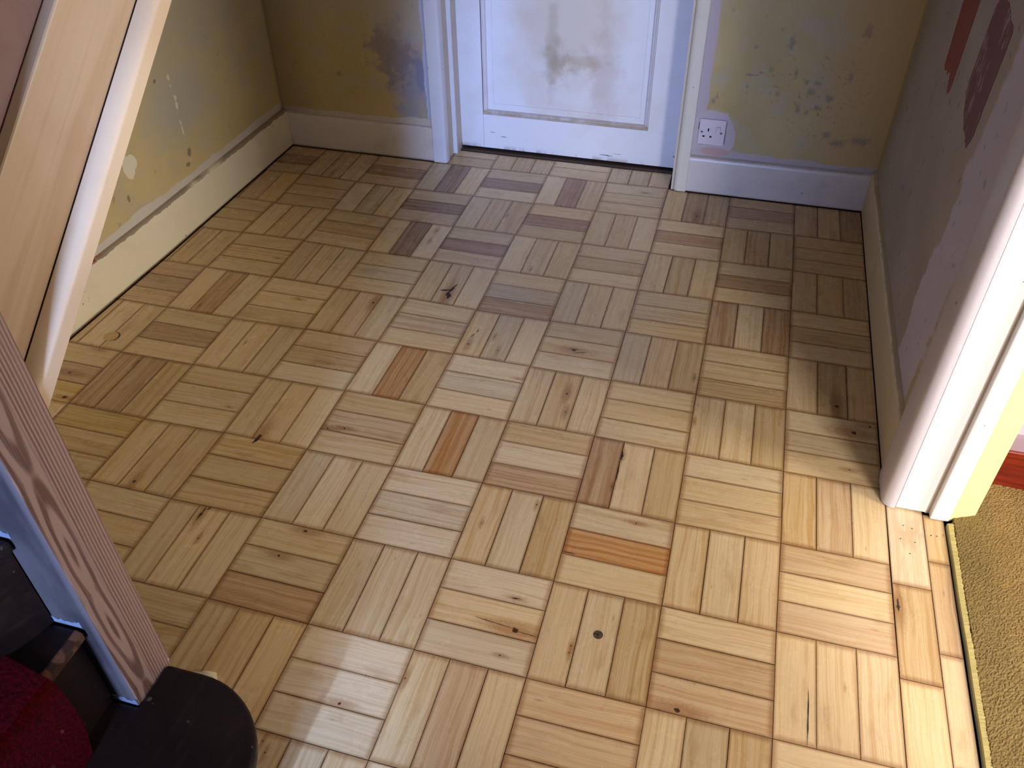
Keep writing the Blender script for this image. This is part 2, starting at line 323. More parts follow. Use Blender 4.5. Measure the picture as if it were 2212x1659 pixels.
def block(i, j, clipL=None, clipT=None, clipR=None):
    q = [corner(i, j), corner(i+1, j), corner(i+1, j+1), corner(i, j+1)]
    if clipL is not None: q = [lerp(q[0], q[1], clipL), q[1], q[2], lerp(q[3], q[2], clipL)]
    if clipT is not None: q = [lerp(q[0], q[3], clipT), lerp(q[1], q[2], clipT), q[2], q[3]]
    code = BLK.get((i, j)) or ''.join(rnd.choice('LLMMMTT') for _ in range(3))
    Vv = (i+j) % 2 == 0
    jit = [0, 1/3+rnd.uniform(-.006, .006), 2/3+rnd.uniform(-.006, .006), 1]
    for k in range(3):
        a, b = jit[k], jit[k+1]
        if Vv:
            if clipL is not None:
                a2, b2 = (a-clipL)/(1-clipL), (b-clipL)/(1-clipL)
                if b2 <= 0: continue
                a2 = max(a2, 0)
                sq = [quadpt(q, a2, 0), quadpt(q, b2, 0), quadpt(q, b2, 1), quadpt(q, a2, 1)]
            else: sq = [quadpt(q, a, 0), quadpt(q, b, 0), quadpt(q, b, 1), quadpt(q, a, 1)]
        else:
            a2, b2 = a, b
            if clipT is not None:
                a2, b2 = (a-clipT)/(1-clipT), (b-clipT)/(1-clipT)
                if b2 <= 0: continue
                a2 = max(a2, 0)
            sq = [quadpt(q, 0, a2), quadpt(q, 1, a2), quadpt(q, 1, b2), quadpt(q, 0, b2)]
        strip(sq, 1 if Vv else 0, code[k])
for j in range(0, 27):
    for i in range(-1, 9):
        if i == -1: block(i, j, clipL=.16)
        else: block(i, j)
for i in (2, 3, 4, 5):
    if i == 2: block(i, -1, clipL=.22, clipT=.45)
    else: block(i, -1, clipT=.45)
# border fingers along the doorway of the next room
def run(x0, x1, cuts, codes):
    for a, b, c in zip(cuts, cuts[1:], codes): strip([(x0, a), (x1, a), (x1, b), (x0, b)], 1, c)
run(2.0577, 2.136, (-1.405, -1.6455, -1.8735, -2.102, -2.33, -2.56, -2.79, -3.02, -3.25, -3.5, -3.75, -4.0, -4.25, -4.5, -4.75, -5.0, -5.25, -5.5, -5.75, -6.0), 'WTLMLTMLLMTLLMTLMTL')
run(2.136, 2.1805, (-1.43, -1.567, -1.7985, -2.035, -2.26, -2.49, -2.72, -2.95, -3.2, -3.45, -3.7, -4.0, -4.3, -4.6, -4.9, -5.2, -5.6, -6.0), 'TPLMLLTMLLTTLMTLML')
def wood_floor():
    s = NT('parquet_fingers', .34, .5)
    at = lambda n: s.n('ShaderNodeAttribute', attribute_name=n)
    tint = at('tint'); dims = at('dims'); ka = at('knota'); kb = at('knotb'); uv = s.n('ShaderNodeUVMap', uv_map='loc')
    sx = s.n('ShaderNodeSeparateXYZ'); s.put(sx.inputs[0], uv.outputs[0]); lu, lv = sx.outputs[0], sx.outputs[1]
    d = s.xyz(dims.outputs['Vector']); L, W, s1 = d[0], d[1], d[2]; s2 = dims.outputs['Alpha']; st = tint.outputs['Alpha']
    def knot(a):
        q = s.xyz(a.outputs['Vector']); on = a.outputs['Alpha']
        du = s.M('SUBTRACT', lu, q[0]); dv = s.M('SUBTRACT', lv, q[1])
        wob = s.M('MULTIPLY', s.M('SUBTRACT', s.noise(160, s.comb(lu, lv, s1)), .5), 1.0)
        dd = s.V('LENGTH', s.comb(s.M('DIVIDE', du, s.M('MULTIPLY', q[2], 1.15)), s.M('DIVIDE', dv, q[2]), 0.))
        dl = s.V('LENGTH', s.comb(s.M('DIVIDE', du, s.M('MULTIPLY', q[2], 3.4)), s.M('DIVIDE', dv, q[2]), 0.))
        core = s.M('MULTIPLY', s.map(s.M('ADD', dd, wob), .62, .42), on)
        halo = s.M('MULTIPLY', s.map(s.M('ADD', dl, s.M('MULTIPLY', wob, 2.)), 3.2, .6), on)
        push = s.M('MULTIPLY', s.M('MULTIPLY', s.M('DIVIDE', dv, s.M('ADD', s.M('MULTIPLY', dl, dl), .6)), on), 1.)
        return core, halo, push
    c1, h1, p1 = knot(ka); c2, h2, p2 = knot(kb)
    warp = s.M('MULTIPLY', s.M('SUBTRACT', s.noise(1., s.comb(s.M('MULTIPLY', lu, 5.), s.M('MULTIPLY', lv, 9.), s1), detail=2), .5), .022)
    vv = s.M('SUBTRACT', s.M('SUBTRACT', s.M('ADD', lv, warp), p1), p2)
    g = s.comb(s.M('ADD', s.M('MULTIPLY', lu, 1.8), s1), s.M('MULTIPLY', vv, 110.), s2)
    g1 = s.noise(1.0, g, detail=3, rough=.55)                      # broad growth rings
    g2 = s.noise(1.0, s.comb(s.M('ADD', s.M('MULTIPLY', lu, 6.), s2), s.M('MULTIPLY', vv, 420.), s1), detail=3)  # fine lines
    g3 = s.noise(1.0, s.comb(s.M('ADD', s.M('MULTIPLY', lu, 7.), s2), s.M('MULTIPLY', vv, 26.), s1), detail=4, rough=.6)   # blotches
    t = tint.outputs['Color']
    dark = s.mix(1., t, srgb(218, 188, 154), 'MULTIPLY'); lite = s.mix(.24, t, srgb(240, 222, 184))
    col = s.mix(s.map(g1, .36, .64), t, lite)
    col = s.mix(s.M('MULTIPLY', s.map(g1, .50, .32), s.M('ADD', s.M('MULTIPLY', st, .60), .14)), col, dark)
    col = s.mix(s.M('MULTIPLY', s.map(g2, .52, .38), s.M('ADD', s.M('MULTIPLY', st, .35), .20)), col, dark)
    col = s.mix(s.M('MULTIPLY', s.map(g3, .56, .72), .42), col, s.mix(1., t, srgb(206, 184, 160), 'MULTIPLY'))
    for h in (h1, h2): col = s.mix(s.M('MULTIPLY', h, .55), col, s.mix(1., t, srgb(176, 130, 92), 'MULTIPLY'))
    for c in (c1, c2): col = s.mix(s.M('MULTIPLY', c, .92), col, srgb(52, 32, 22))
    # brown residue along each edge
    eu = s.M('MINIMUM', lu, s.M('SUBTRACT', L, lu)); ev = s.M('MINIMUM', lv, s.M('SUBTRACT', W, lv))
    en = s.M('MULTIPLY', s.noise(9, s.comb(lu, lv, s1)), .006)
    mu = s.M('MULTIPLY', s.map(s.M('SUBTRACT', eu, en), .011, -.002), .62); mv = s.M('MULTIPLY', s.map(s.M('SUBTRACT', ev, s.M('MULTIPLY', en, .5)), .0045, -.001), .5)
    col = s.mix(s.M('MAXIMUM', mu, mv), col, s.mix(1., t, srgb(170, 128, 84), 'MULTIPLY'))
    ed = s.M('MINIMUM', eu, ev)
    col = s.mix(s.M('MULTIPLY', s.map(ed, .0011, .0002), .6), col, srgb(84, 58, 36))
    r = s.map(s.noise(14, s.comb(lu, lv, s1)), .3, .7, .20, .32)
    return s.done(col, s.M('ADD', g2, s.M('MULTIPLY', g1, .5)), .10, .0008, r)
me = bpy.data.meshes.new('floor'); nb = len(V)
bi = len(V); V += [(-.175, .30, -.006), (2.1815, .30, -.006), (2.1815, -6.0, -.006), (-.175, -6.0, -.006)]
F.append((bi+3, bi+2, bi+1, bi))
me.from_pydata(V, [], F); me.update()
uvl = me.uv_layers.new(name='loc'); z4 = [(0, 0)]*4
uvl.data.foreach_set('uv', np.array(LO+z4, dtype=np.float32).ravel())
for nm_, dat in (('tint', TI), ('dims', DI), ('knota', KA), ('knotb', KB)):
    a = me.attributes.new(nm_, 'FLOAT_COLOR', 'CORNER')
    a.data.foreach_set('color', np.array(list(dat)+[(0, 0, 0, 0)]*4, dtype=np.float32).ravel())
floor = link('floor', me, None, (wood_floor(), plain('gap_dirt', srgb(74, 50, 32), .9, .1)))
me.polygons[len(F)-1].material_index = 1
tag(floor, 'basket-weave pine parquet floor in three-finger blocks', kind='structure')
# dark screw plug in the block near the middle of the foreground
def disc(bm, c, r, z0, z1, n=24, ax='z'):
    a = []; b = []
    for k in range(n):
        t = 2*math.pi*k/n; x, y = r*math.cos(t), r*math.sin(t)
        P = (lambda h: (c[0]+x, c[1]+y, h)) if ax == 'z' else (lambda h: (c[0]+x, h, c[1]+y))
        a.append(bm.verts.new(P(z0))); b.append(bm.verts.new(P(z1)))
    bm.faces.new(a[::-1]); bm.faces.new(b)
    for k in range(n): bm.faces.new((a[k], a[(k+1) % n], b[(k+1) % n], b[k]))
def curve_knot():
    s = NT('dark_plug', .6, .3); X, Y, Z = s.xyz()
    d = s.V('LENGTH', s.comb(s.M('SUBTRACT', X, 1.4857), s.M('SUBTRACT', Y, -1.9299), 0.))
    n = s.noise(220); col = s.mix(s.map(n, .35, .65), srgb(62, 52, 40), srgb(98, 84, 64))
    return s.done(s.mix(s.map(s.M('ADD', d, s.M('MULTIPLY', n, .003)), .0042, .003), col, srgb(24, 18, 14)), n, .3)
bm = BM(); disc(bm, (1.4857, -1.9299), .0098, -.006, .0002, 28); k = obj('floor_plug', bm, curve_knot(), floor); k['label'] = 'dark round plug'
# pale inset disc by the left skirting
def inset():
    s = NT('pale_plug', .4); n = s.noise(90, s.scale(None, 1, .2, 1))
    return s.done(s.mix(n, srgb(212, 178, 122), srgb(196, 158, 104)))
bm = BM(); disc(bm, (-.075, -1.318), .021, -.006, .0004, 28); k = obj('floor_plug', bm, inset(), floor); k['label'] = 'pale round wooden patch'
bm = BM()
for k in range(18):
    t0 = math.radians(-70+k*9); t1 = math.radians(-61+k*9)
    w0 = .004*math.sin(math.pi*k/18)+.0006; w1 = .004*math.sin(math.pi*(k+1)/18)+.0006
    f = [(-.075+(.0212)*math.cos(t0), -1.318+.0212*math.sin(t0), .0003), (-.075+(.0212+w0)*math.cos(t0), -1.318+(.0212+w0)*math.sin(t0), .0003),
         (-.075+(.0212+w1)*math.cos(t1), -1.318+(.0212+w1)*math.sin(t1), .0003), (-.075+.0212*math.cos(t1), -1.318+.0212*math.sin(t1), .0003)]
    bm.faces.new([bm.verts.new(p) for p in f])
obj('plug_gap', bm, plain('brown_gap', srgb(70, 50, 32), .8), floor)
# branching dark knot marks and splits
def flake(bm, pts, z=.0004): bm.faces.new([bm.verts.new((x, y, z)) for x, y in pts])
bm = BM()
def streakpoly(x, y, ang, L, W, n=10, seed=0):
    r = random.Random(seed); ca, sa = math.cos(ang), math.sin(ang); up = []; dn = []
    for k in range(n+1):
        t = k/n; w = W*math.sin(math.pi*t)**.7*(.6+.6*r.random()); off = W*.5*(r.random()-.5)
        u = (t-.5)*L; up.append((x+u*ca-(off+w)*sa, y+u*sa+(off+w)*ca)); dn.append((x+u*ca-(off-w)*sa, y+u*sa+(off-w)*ca))
    flake(bm, up+dn[::-1][1:-1] if True else up)
streakpoly(.8085, -.838, 1.35, .075, .0042, seed=1); streakpoly(.792, -.843, .25, .034, .0036, seed=2); streakpoly(.812, -.872, 1.55, .03, .0065, seed=3)
streakpoly(.5464, -1.8543, 1.5, .042, .0020, seed=4); streakpoly(.556, -1.835, 1.2, .012, .0018, seed=5)
streakpoly(1.4465, -1.4203, 1.62, .030, .0028, seed=6); streakpoly(1.4465, -1.48, 1.6, .06, .0011, seed=16)
streakpoly(2.0665, -1.700, 1.57, .034, .0022, seed=7); streakpoly(1.3051, -1.8896, .05, .022, .0012, seed=8)
streakpoly(1.8905, -2.0, 1.56, .12, .0012, seed=9); streakpoly(1.243, -1.035, .12, .03, .0014, seed=10); streakpoly(1.262, -1.046, .3, .04, .0010, seed=11)
streakpoly(-.0282, -1.5853, .3, .016, .0042, seed=12); streakpoly(.549, -1.601, 1.3, .03, .0045, seed=13)
streakpoly(1.384, -1.745, .02, .035, .0009, seed=22)
for x_, y_ in ((2.092, -1.475), (2.110, -1.480), (2.083, -1.517), (2.113, -1.520), (2.149, -1.490), (2.161, -1.489), (2.100, -1.555)): streakpoly(x_, y_, 0, .004, .0014, 6, 30)
streakpoly(.945, -1.045, 1.3, .022, .0016, seed=14); streakpoly(.952, -1.02, 1.5, .02, .0013, seed=15)
k = obj('knot_split', bm, plain('knot_dark', srgb(52, 32, 24), .6), floor)

# dark strips laid over the floor, painting the shaded gap along the skirtings
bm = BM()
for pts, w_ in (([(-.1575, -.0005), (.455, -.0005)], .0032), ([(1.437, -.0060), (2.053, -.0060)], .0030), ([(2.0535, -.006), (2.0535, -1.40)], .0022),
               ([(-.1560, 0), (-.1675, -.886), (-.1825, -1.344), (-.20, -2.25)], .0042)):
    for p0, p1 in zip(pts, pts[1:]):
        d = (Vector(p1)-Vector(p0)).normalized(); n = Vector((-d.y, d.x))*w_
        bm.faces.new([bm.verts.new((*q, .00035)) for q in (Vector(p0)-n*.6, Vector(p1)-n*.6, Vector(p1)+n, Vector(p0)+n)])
obj('perimeter_gap_shade', bm, plain('perimeter_dark', srgb(34, 22, 14), .9, .05), floor)

bm = BM(); streakpoly(1.275, -1.957, -.08, .085, .0013, seed=20); streakpoly(1.350, -1.966, -.05, .05, .0012, seed=21); obj('knot_split', bm, plain('knot_brown', srgb(128, 92, 66), .6), floor)

# ================================================================= ROOM SHELL
def wall(name, bm, m, label=None): return tag(obj(name, bm, m), label, kind='structure')
LW = [(-.172, .03), (-.184, -.886), (-.199, -1.344), (-.215, -6.0)]        # left wall plan line
bm = BM(); sweep(bm, [(x, y) for x, y in LW], [(0, -.02), (0, 5.0), (-.12, 5.0), (-.12, -.02)]); wl = wall('wall_left', bm, m_wall_l, 'old olive plaster wall running under the stairs')
bm = BM(); box(bm, -.3, .50, .012, .26, -.02, 5.0); wall('wall_back', bm, m_wall_bl, 'back wall left of the door, olive plaster with blue grey stain')
bm = BM(); box(bm, 1.405, 2.0695, .012, .26, -.02, 2.75); wall('wall_back_right', bm, m_wall_br, 'back wall right of the door, mottled olive plaster')
bm = BM(); box(bm, .50, 1.405, .012, .26, 2.03, 2.75); wall('wall_over_door', bm, m_wall_br)
bm = BM(); box(bm, 2.0695, 2.245, -1.405, .26, -.02, 2.75); wr = wall('wall_right', bm, m_wall_r, 'dull mauve plaster wall with red paint samples')
bm = BM(); box(bm, 2.0695, 2.245, -6.0, -2.42, -.02, 2.75); box(bm, 2.0695, 2.245, -2.42, -1.405, 2.05, 2.75); wall('wall_right_front', bm, m_wall_r)
# front wall with glazed front door
bm = BM(); box(bm, -.335, .90, -6.12, -6.0, -.02, 2.75); box(bm, 1.70, 2.245, -6.12, -6.0, -.02, 2.75); box(bm, .90, 1.70, -6.12, -6.0, 2.05, 2.75)
wall('wall_front', bm, m_cream_wall)
bm = BM(); box(bm, -.215, .80, -3.42, -3.32, -.02, 5.0); wall('wall_stair', bm, m_cream_wall)
bm = BM(); box(bm, .80, .90, -3.32, .012, 2.45, 5.0); wall('wall_landing', bm, m_cream_wall)
bm = BM(); box(bm, .90, 2.245, -6.0, .26, 2.45, 2.57); box(bm, -.3, .90, -6.0, -3.42, 2.45, 2.57); wall('ceiling', bm, m_ceil)
bm = BM(); box(bm, -.32, .95, -3.42, .26, 5.0, 5.1); wall('ceiling_landing', bm, m_ceil)
# next room
bm = BM(); box(bm, 2.245, 5.5, -1.28, -1.16, -.02, 2.6); wall('wall_room_back', bm, plain('room_wall_lilac', srgb(196, 186, 196), .8))
bm = BM(); box(bm, 5.4, 5.5, -4.8, -1.28, -.02, .9); box(bm, 5.4, 5.5, -4.8, -1.28, 2.1, 2.6); box(bm, 5.4, 5.5, -2.1, -1.28, .9, 2.1); box(bm, 5.4, 5.5, -4.8, -3.3, .9, 2.1); wall('wall_room_side', bm, m_cream_wall)
bm = BM(); box(bm, 2.245, 3.0, -4.9, -4.8, -.02, 2.6); box(bm, 4.1, 5.5, -4.9, -4.8, -.02, 2.6); box(bm, 3.0, 4.1, -4.9, -4.8, -.02, .75); box(bm, 3.0, 4.1, -4.9, -4.8, 2.1, 2.6); wall('wall_room_front', bm, m_cream_wall)
bm = BM(); box(bm, 2.245, 5.5, -4.9, -1.16, 2.6, 2.7); wall('ceiling_room', bm, m_ceil)
bm = BM(); box(bm, 2.1815, 5.5, -4.9, -1.2, -.09, -.02); wall('floor_room', bm, m_dark)
def window(name, ax, c, w_, h, m):
    bm = BM(); x, y, z = c
    for a, b, cc, d in ((-w_/2, -w_/2+.05, -h/2, h/2), (w_/2-.05, w_/2, -h/2, h/2), (-.02, .02, -h/2, h/2), (-w_/2, w_/2, -h/2, -h/2+.05), (-w_/2, w_/2, h/2-.05, h/2)):
        if ax == 'x': box(bm, x-.03, x+.03, y+a, y+b, z+cc, z+d)
        else: box(bm, x+a, x+b, y-.03, y+.03, z+cc, z+d)
    o = tag(obj(name, bm, m), kind='structure')
    bm = BM()
    if ax == 'x': box(bm, x-.003, x+.003, y-w_/2+.04, y+w_/2-.04, z-h/2+.04, z+h/2-.04)
    else: box(bm, x-w_/2+.04, x+w_/2-.04, y-.003, y+.003, z-h/2+.04, z+h/2-.04)
    obj('window_pane', bm, m_frost, o)
window('window_1', 'x', (5.45, -2.7, 1.5), 1.2, 1.2, m_jamb); window('window_2', 'y', (3.55, -4.85, 1.42), 1.1, 1.35, m_jamb)
# front door behind the viewer
bm = BM(); box(bm, .90, 1.70, -6.09, -6.05, .01, 1.05); box(bm, .90, 1.02, -6.09, -6.05, 1.05, 2.05); box(bm, 1.58, 1.70, -6.09, -6.05, 1.05, 2.05); box(bm, 1.02, 1.58, -6.09, -6.05, 1.93, 2.05)
d2 = tag(obj('door_2', bm, m_arch_l, bevel=.003), kind='structure'); bm = BM(); box(bm, 1.02, 1.58, -6.075, -6.065, 1.05, 1.93); obj('door_glass', bm, m_frost, d2)

# ---- skirtings
def skprof(h, t=.0155): return [(0, .0050), (t, .0050), (t, h-.016), (t-.0015, h-.008), (t-.005, h-.002), (t-.009, h), (0, h+.002)]
bm = BM(); sweep(bm, [(-.2165, -6.0)]+[(x-.002, y) for x, y in LW[::-1]][1:-1]+[(-.170, 0.0)], [(-a, z) for a, z in skprof(.152)][::-1]); wb = tag(obj('baseboard_left', bm, m_sk_l, smooth=True, auto=28), 'cream skirting board along the left wall under the stairs', kind='structure')
bm = BM(); sweep(bm, [(.462, .0165), (-.168, .0165)], [(a, z) for a, z in skprof(.140)]); tag(obj('baseboard_back', bm, m_sk_b, smooth=True, auto=28), 'white skirting board left of the panelled door', kind='structure')
bm = BM(); sweep(bm, [(2.068, .010), (1.437, .010)], [(a, z) for a, z in skprof(.138)]); tag(obj('baseboard_back_right', bm, m_sk_b, smooth=True, auto=28), 'white skirting board right of the door below the socket', kind='structure')
bm = BM(); sweep(bm, [(2.0695, -1.385), (2.0695, -.004)], [(a, z) for a, z in skprof(.152)]); tag(obj('baseboard_right', bm, m_sk_r, smooth=True, auto=28), 'cream skirting board on the right wall', kind='structure')
bm = BM()
sweep(bm, [(2.245, -1.28), (5.4, -1.28)], [(0, .0), (-.02, .0), (-.02, .118), (0, .118)])
def redwood():
    s = NT('mahogany_stain', .3); g = s.noise(1., s.scale(None, 4, 4, 90), detail=4)
    return s.done(s.mix(s.map(g, .35, .65), srgb(92, 26, 16), srgb(128, 40, 22)), g, .1)
rs = tag(obj('baseboard_room', bm, redwood(), bevel=.004), 'dark red stained skirting board in the carpeted room', kind='structure')
bm = BM(); sweep(bm, [(2.245, -1.28), (5.4, -1.28)], [(0, .118), (-.015, .118), (-.008, .150), (0, .155)]); obj('skirting_top', bm, plain('mauve_edge', srgb(150, 128, 140), .4), rs)

# ---- architraves and linings of the panelled door
def vert(bm, prof, z0, z1): prism(bm, [(x, y, z0) for x, y in prof], (0, 0, z1-z0))
def rnd_prof(x0, x1, yb, yf, r, sideR=True, n=7):
    p = [(x0, yb), (x0, yf+.002), (x0+.002, yf)]
    for k in range(n+1):
        t = math.pi/2*k/n; p.append((x1-r+r*math.sin(t), yf+r-r*math.cos(t)))
    return p+[(x1, yb)]
bm = BM(); vert(bm, rnd_prof(.4565, .5115, .030, -.003, .011), .002, 2.09); ar = tag(obj('trim_1', bm, m_arch_l, smooth=True, auto=35), 'white architrave on the left of the panelled door', kind='structure')
p = [(1.90-(x)+.0, y) for x, y in rnd_prof(.462, .51, .030, -.008, .020)]
bm = BM(); vert(bm, p, .002, 2.09); tag(obj('trim_2', bm, m_arch_r, smooth=True, auto=35), 'glossy ivory architrave on the right of the panelled door', kind='structure')
bm = BM(); box(bm, .457, 1.437, -.006, .012, 2.04, 2.10); tag(obj('trim_3', bm, m_arch_l, bevel=.004), kind='structure')
bm = BM(); box(bm, .470, .508, .014, .090, .001, 2.04); box(bm, .470, .5235, .0985, .1485, .001, 2.04); box(bm, 1.396, 1.44, .030, .2, .001, 2.04); box(bm, .47, 1.44, .03, .1485, 2.0, 2.04)
ln = tag(obj('trim_4', bm, m_reveal), 'beige door lining', kind='structure')
bm = BM(); box(bm, .500, .5235, .0895, .0985, .001, 2.04); ds = obj('door_stop', bm, m_arch_l, ln, bevel=.002); ds['label'] = 'blue white painted door stop'
bm = BM(); box(bm, 1.3835, 1.391, -.004, .03, .004, 2.04); obj('architrave_edge', bm, m_reveal, ln)
# ---- panelled door
DX0, DX1, DY, DZ0 = .5245, 1.392, .150, .014
def doormat(kind):
    s = NT('door_'+kind, .40, .5); X, Y, Z = s.xyz(); nm = s.noise(6, detail=5, rough=.6); nv = s.noise(1., s.scale(None, 16, 1, 3), detail=4)
    col = s.mix(s.M('MULTIPLY', s.map(nm, .45, .75), .30), srgb(226, 228, 236), srgb(208, 198, 186))
    if kind == 'panel':
        n2 = s.noise(20, detail=5)
        f = s.blob(X, Z, .95, .60, .16, .75, s.noise(3.5, detail=5), 1.5, .6); col = s.mix(s.M('MULTIPLY', f, .60), col, srgb(200, 184, 160))
        f = s.blob(X, Z, .90, .36, .035, .06, n2, 1.6, .8); col = s.mix(s.M('MULTIPLY', f, .6), col, srgb(160, 142, 116))
        f = s.blob(X, Z, .99, .38, .06, .03, n2, 1.9, .9); col = s.mix(s.M('MULTIPLY', f, .5), col, srgb(166, 144, 112))
        f = s.blob(X, Z, .885, .42, .02, .16, n2, .9, .6); col = s.mix(s.M('MULTIPLY', f, .35), col, srgb(150, 134, 110))
        f = s.blob(X, Z, 1.08, .32, .05, .2, n2, 1.2, .7); col = s.mix(s.M('MULTIPLY', f, .35), col, srgb(176, 152, 138))
    else:
        f = s.M('MULTIPLY', s.map(Z, .034, .014), s.map(nv, .45, .6)); col = s.mix(s.M('MULTIPLY', f, .5), col, srgb(130, 116, 104))
        for a, b, ru, rv in ((1.10, .036, .018, .0022), (1.125, .034, .012, .0015), (.655, .08, .010, .0016), (.70, .065, .012, .0016), (1.155, .045, .014, .001), (1.37, .06, .003, .004)):
            col = s.mix(s.M('MULTIPLY', s.blob(X, Z, a, b, ru, rv, s.noise(50), .9, .3), .8), col, srgb(112, 98, 106))
        col = s.mix(s.map(s.M('ABSOLUTE', s.M('SUBTRACT', X, .617)), .0012, .0004), col, srgb(172, 168, 176)) if kind == 'rail' else col
    return s.done(col, s.M('ADD', nv, s.M('MULTIPLY', nm, .5)), .12, .0015)
m_drail, m_dpanel = doormat('rail'), doormat('panel')
PX0, PX1, PZ0 = .6165, 1.262, .150
def beadx(s, col):
    X, Y, Z = s.xyz(); n = s.noise(30, detail=4)
    col = s.mix(s.M('MULTIPLY', s.map(Z, PZ0+.022, PZ0+.012), s.map(n, .3, .6, .35, .9)), col, srgb(176, 160, 142))
    return s.mix(s.M('MULTIPLY', s.map(X, PX0+.0045, PX0+.003), s.map(Z, PZ0, PZ0+.02)), col, srgb(66, 44, 52))
m_bead = paint('bead_grubby', srgb(216, 214, 220), .4, .25, srgb(150, 130, 112), extra=beadx)
bm = BM()
box(bm, DX0, PX0, DY, DY+.042, DZ0, 2.0); box(bm, PX1, DX1, DY, DY+.042, DZ0, 2.0)
box(bm, PX0, PX1, DY, DY+.042, DZ0, PZ0); box(bm, PX0, PX1, DY, DY+.042, .92, 1.10); box(bm, PX0, PX1, DY, DY+.042, 1.86, 2.0)
door = tag(obj('door_1', bm, m_drail), 'white painted two-panel door with grubby lower panel', kind='structure')
for z0, z1 in ((PZ0, .92), (1.10, 1.86)):
    bm = BM(); box(bm, PX0, PX1, DY+.014, DY+.030, z0, z1); pn = obj('door_panel', bm, m_dpanel, door)
    # bead moulding: mitred frame of triangular section, twin ridges
    bm = BM()
    def frame(bm, x0, x1, z0, z1, secs):
        rings = []
        for cx, cz, sx, sz in ((x0, z0, 1, 1), (x1, z0, -1, 1), (x1, z1, -1, -1), (x0, z1, 1, -1)):
            rings.append([bm.verts.new((cx+sx*i, y, cz+sz*i)) for i, y in secs])
        for k in range(4):
            a, b = rings[k], rings[(k+1) % 4]
            for i in range(len(secs)-1): bm.faces.new((a[i], b[i], b[i+1], a[i+1]))
    frame(bm, PX0+.001, PX1-.001, z0+.001, z1-.001, [(0, DY+.016), (0, DY-.001), (.003, DY-.003), (.006, DY+.001), (.008, DY+.0035), (.0095, DY+.001), (.013, DY+.003), (.016, DY+.010), (.0165, DY+.015)])
    obj('panel_moulding', bm, m_bead, door)
    bm = BM(); frame(bm, PX0+.036, PX1-.032, z0+.038, z1-.038, [(0, DY+.0145), (.0010, DY+.0118), (.004, DY+.0118), (.005, DY+.0145)]); obj('panel_field', bm, m_dpanel, pn)
bm = BM(); box(bm, .5245, 1.40, .172, .24, -.004, .010); tag(obj('trim_5', bm, m_dark), 'dark threshold under the door', kind='structure')
bm = BM(); box(bm, .510, 1.40, .134, .166, -.004, .004)
tag(obj('trim_6', bm, plain('threshold_dark_wood', srgb(70, 54, 44), .6)), 'dark wooden sill strip below the panelled door', kind='structure')

# ---- linings of the opening to the next room
bm = BM()
pts = [(2.0695, -1.300), (2.0600, -1.302), (2.0500, -1.318), (2.0460, -1.345), (2.0465, -1.385)]
for k in range(8):
    t = math.pi/2*k/7; pts.append((2.0465+.024*(1-math.cos(t)), -1.405-.024*math.sin(t)))
pts += [(2.0755, -1.4290), (2.0755, -1.404), (2.0695, -1.404)]
bm2 = BM(); vert(bm2, pts, .003, 2.1); tag(obj('trim_7', bm2, paint('architrave_mauve_white', srgb(216, 210, 222), .32, .1), smooth=True, auto=35), 'rounded white architrave at the end of the right wall', kind='structure')
bm = BM(); box(bm, 2.0775, 2.141, -1.427, -1.405, .005, 2.05); lj = tag(obj('trim_8', bm, m_jamb, bevel=.0015), 'bright white door jamb lining facing the hall', kind='structure')
bm = BM(); box(bm, 2.1495, 2.19, -1.441, -1.405, .001, 2.05); o = obj('jamb_stop', bm, m_jamb, lj, bevel=.003); o['label'] = 'wide flat stop'
bm = BM(); box(bm, 2.141, 2.1495, -1.424, -1.405, .001, 2.05); obj('jamb_groove', bm, m_reveal, lj)
bm = BM(); vert(bm, [(2.1905, -1.405), (2.1905, -1.438), (2.246, -1.412), (2.250, -1.405)], .001, 2.05); o = obj('jamb_edge', bm, m_jamb_y, lj, bevel=.002); o['label'] = 'cream yellow edge'
bm = BM(); box(bm, 2.0775, 2.245, -2.415, -2.39, .001, 2.05); box(bm, 2.0775, 2.245, -2.39, -1.45, 2.02, 2.05); tag(obj('trim_9', bm, m_jamb), kind='structure')

# ---- red paint samples brushed on the right wall
def redpaint(n_, streaky):
    s = NT(n_, .45); X, Y, Z = s.xyz(); g = s.noise(1., s.comb(0., s.M('MULTIPLY', Y, 160.), s.M('MULTIPLY', Z, 22.)), detail=3)
    g2 = s.noise(7, detail=2)
    c = s.mix(s.map(g, .3, .7), srgb(140, 34, 22), srgb(124, 26, 22)) if not streaky else s.mix(s.map(g, .3, .7), srgb(112, 24, 28), srgb(98, 20, 26))
    if streaky:
        c = s.mix(s.M('MULTIPLY', s.map(g, .50, .60), s.map(s.noise(13, detail=3), .50, .60)), c, srgb(176, 152, 170))
    return s.done(c, g, .2, .0005)
def swatch(name, pts, m, label, x=2.0688):
    bm = BM(); prism(bm, [(x, y, z) for y, z in pts], (.0006, 0, 0)); o = obj(name, bm, m, wr); o['label'] = label
def rag(a, b, n, amp, seed):
    r = random.Random(seed); out = []
    for k in range(n):
        t = k/n; out.append((a[0]+(b[0]-a[0])*t+r.uniform(-amp, amp), a[1]+(b[1]-a[1])*t+r.uniform(-amp, amp)))
    return out
RX = 2.0688
swatch('paint_swatch', [(-.512, 1.25), (-.497, .84), (-.517, .69)]+rag((-.525, .688), (-.60, .700), 6, .006, 1)+rag((-.607, .702), (-.632, .668), 5, .004, 2)+rag((-.640, .665), (-.660, .678), 4, .003, 3)+[(-.665, .70), (-.672, .885), (-.68, 1.25)], redpaint('terracotta_red', False), 'bright brick red brush stroke')
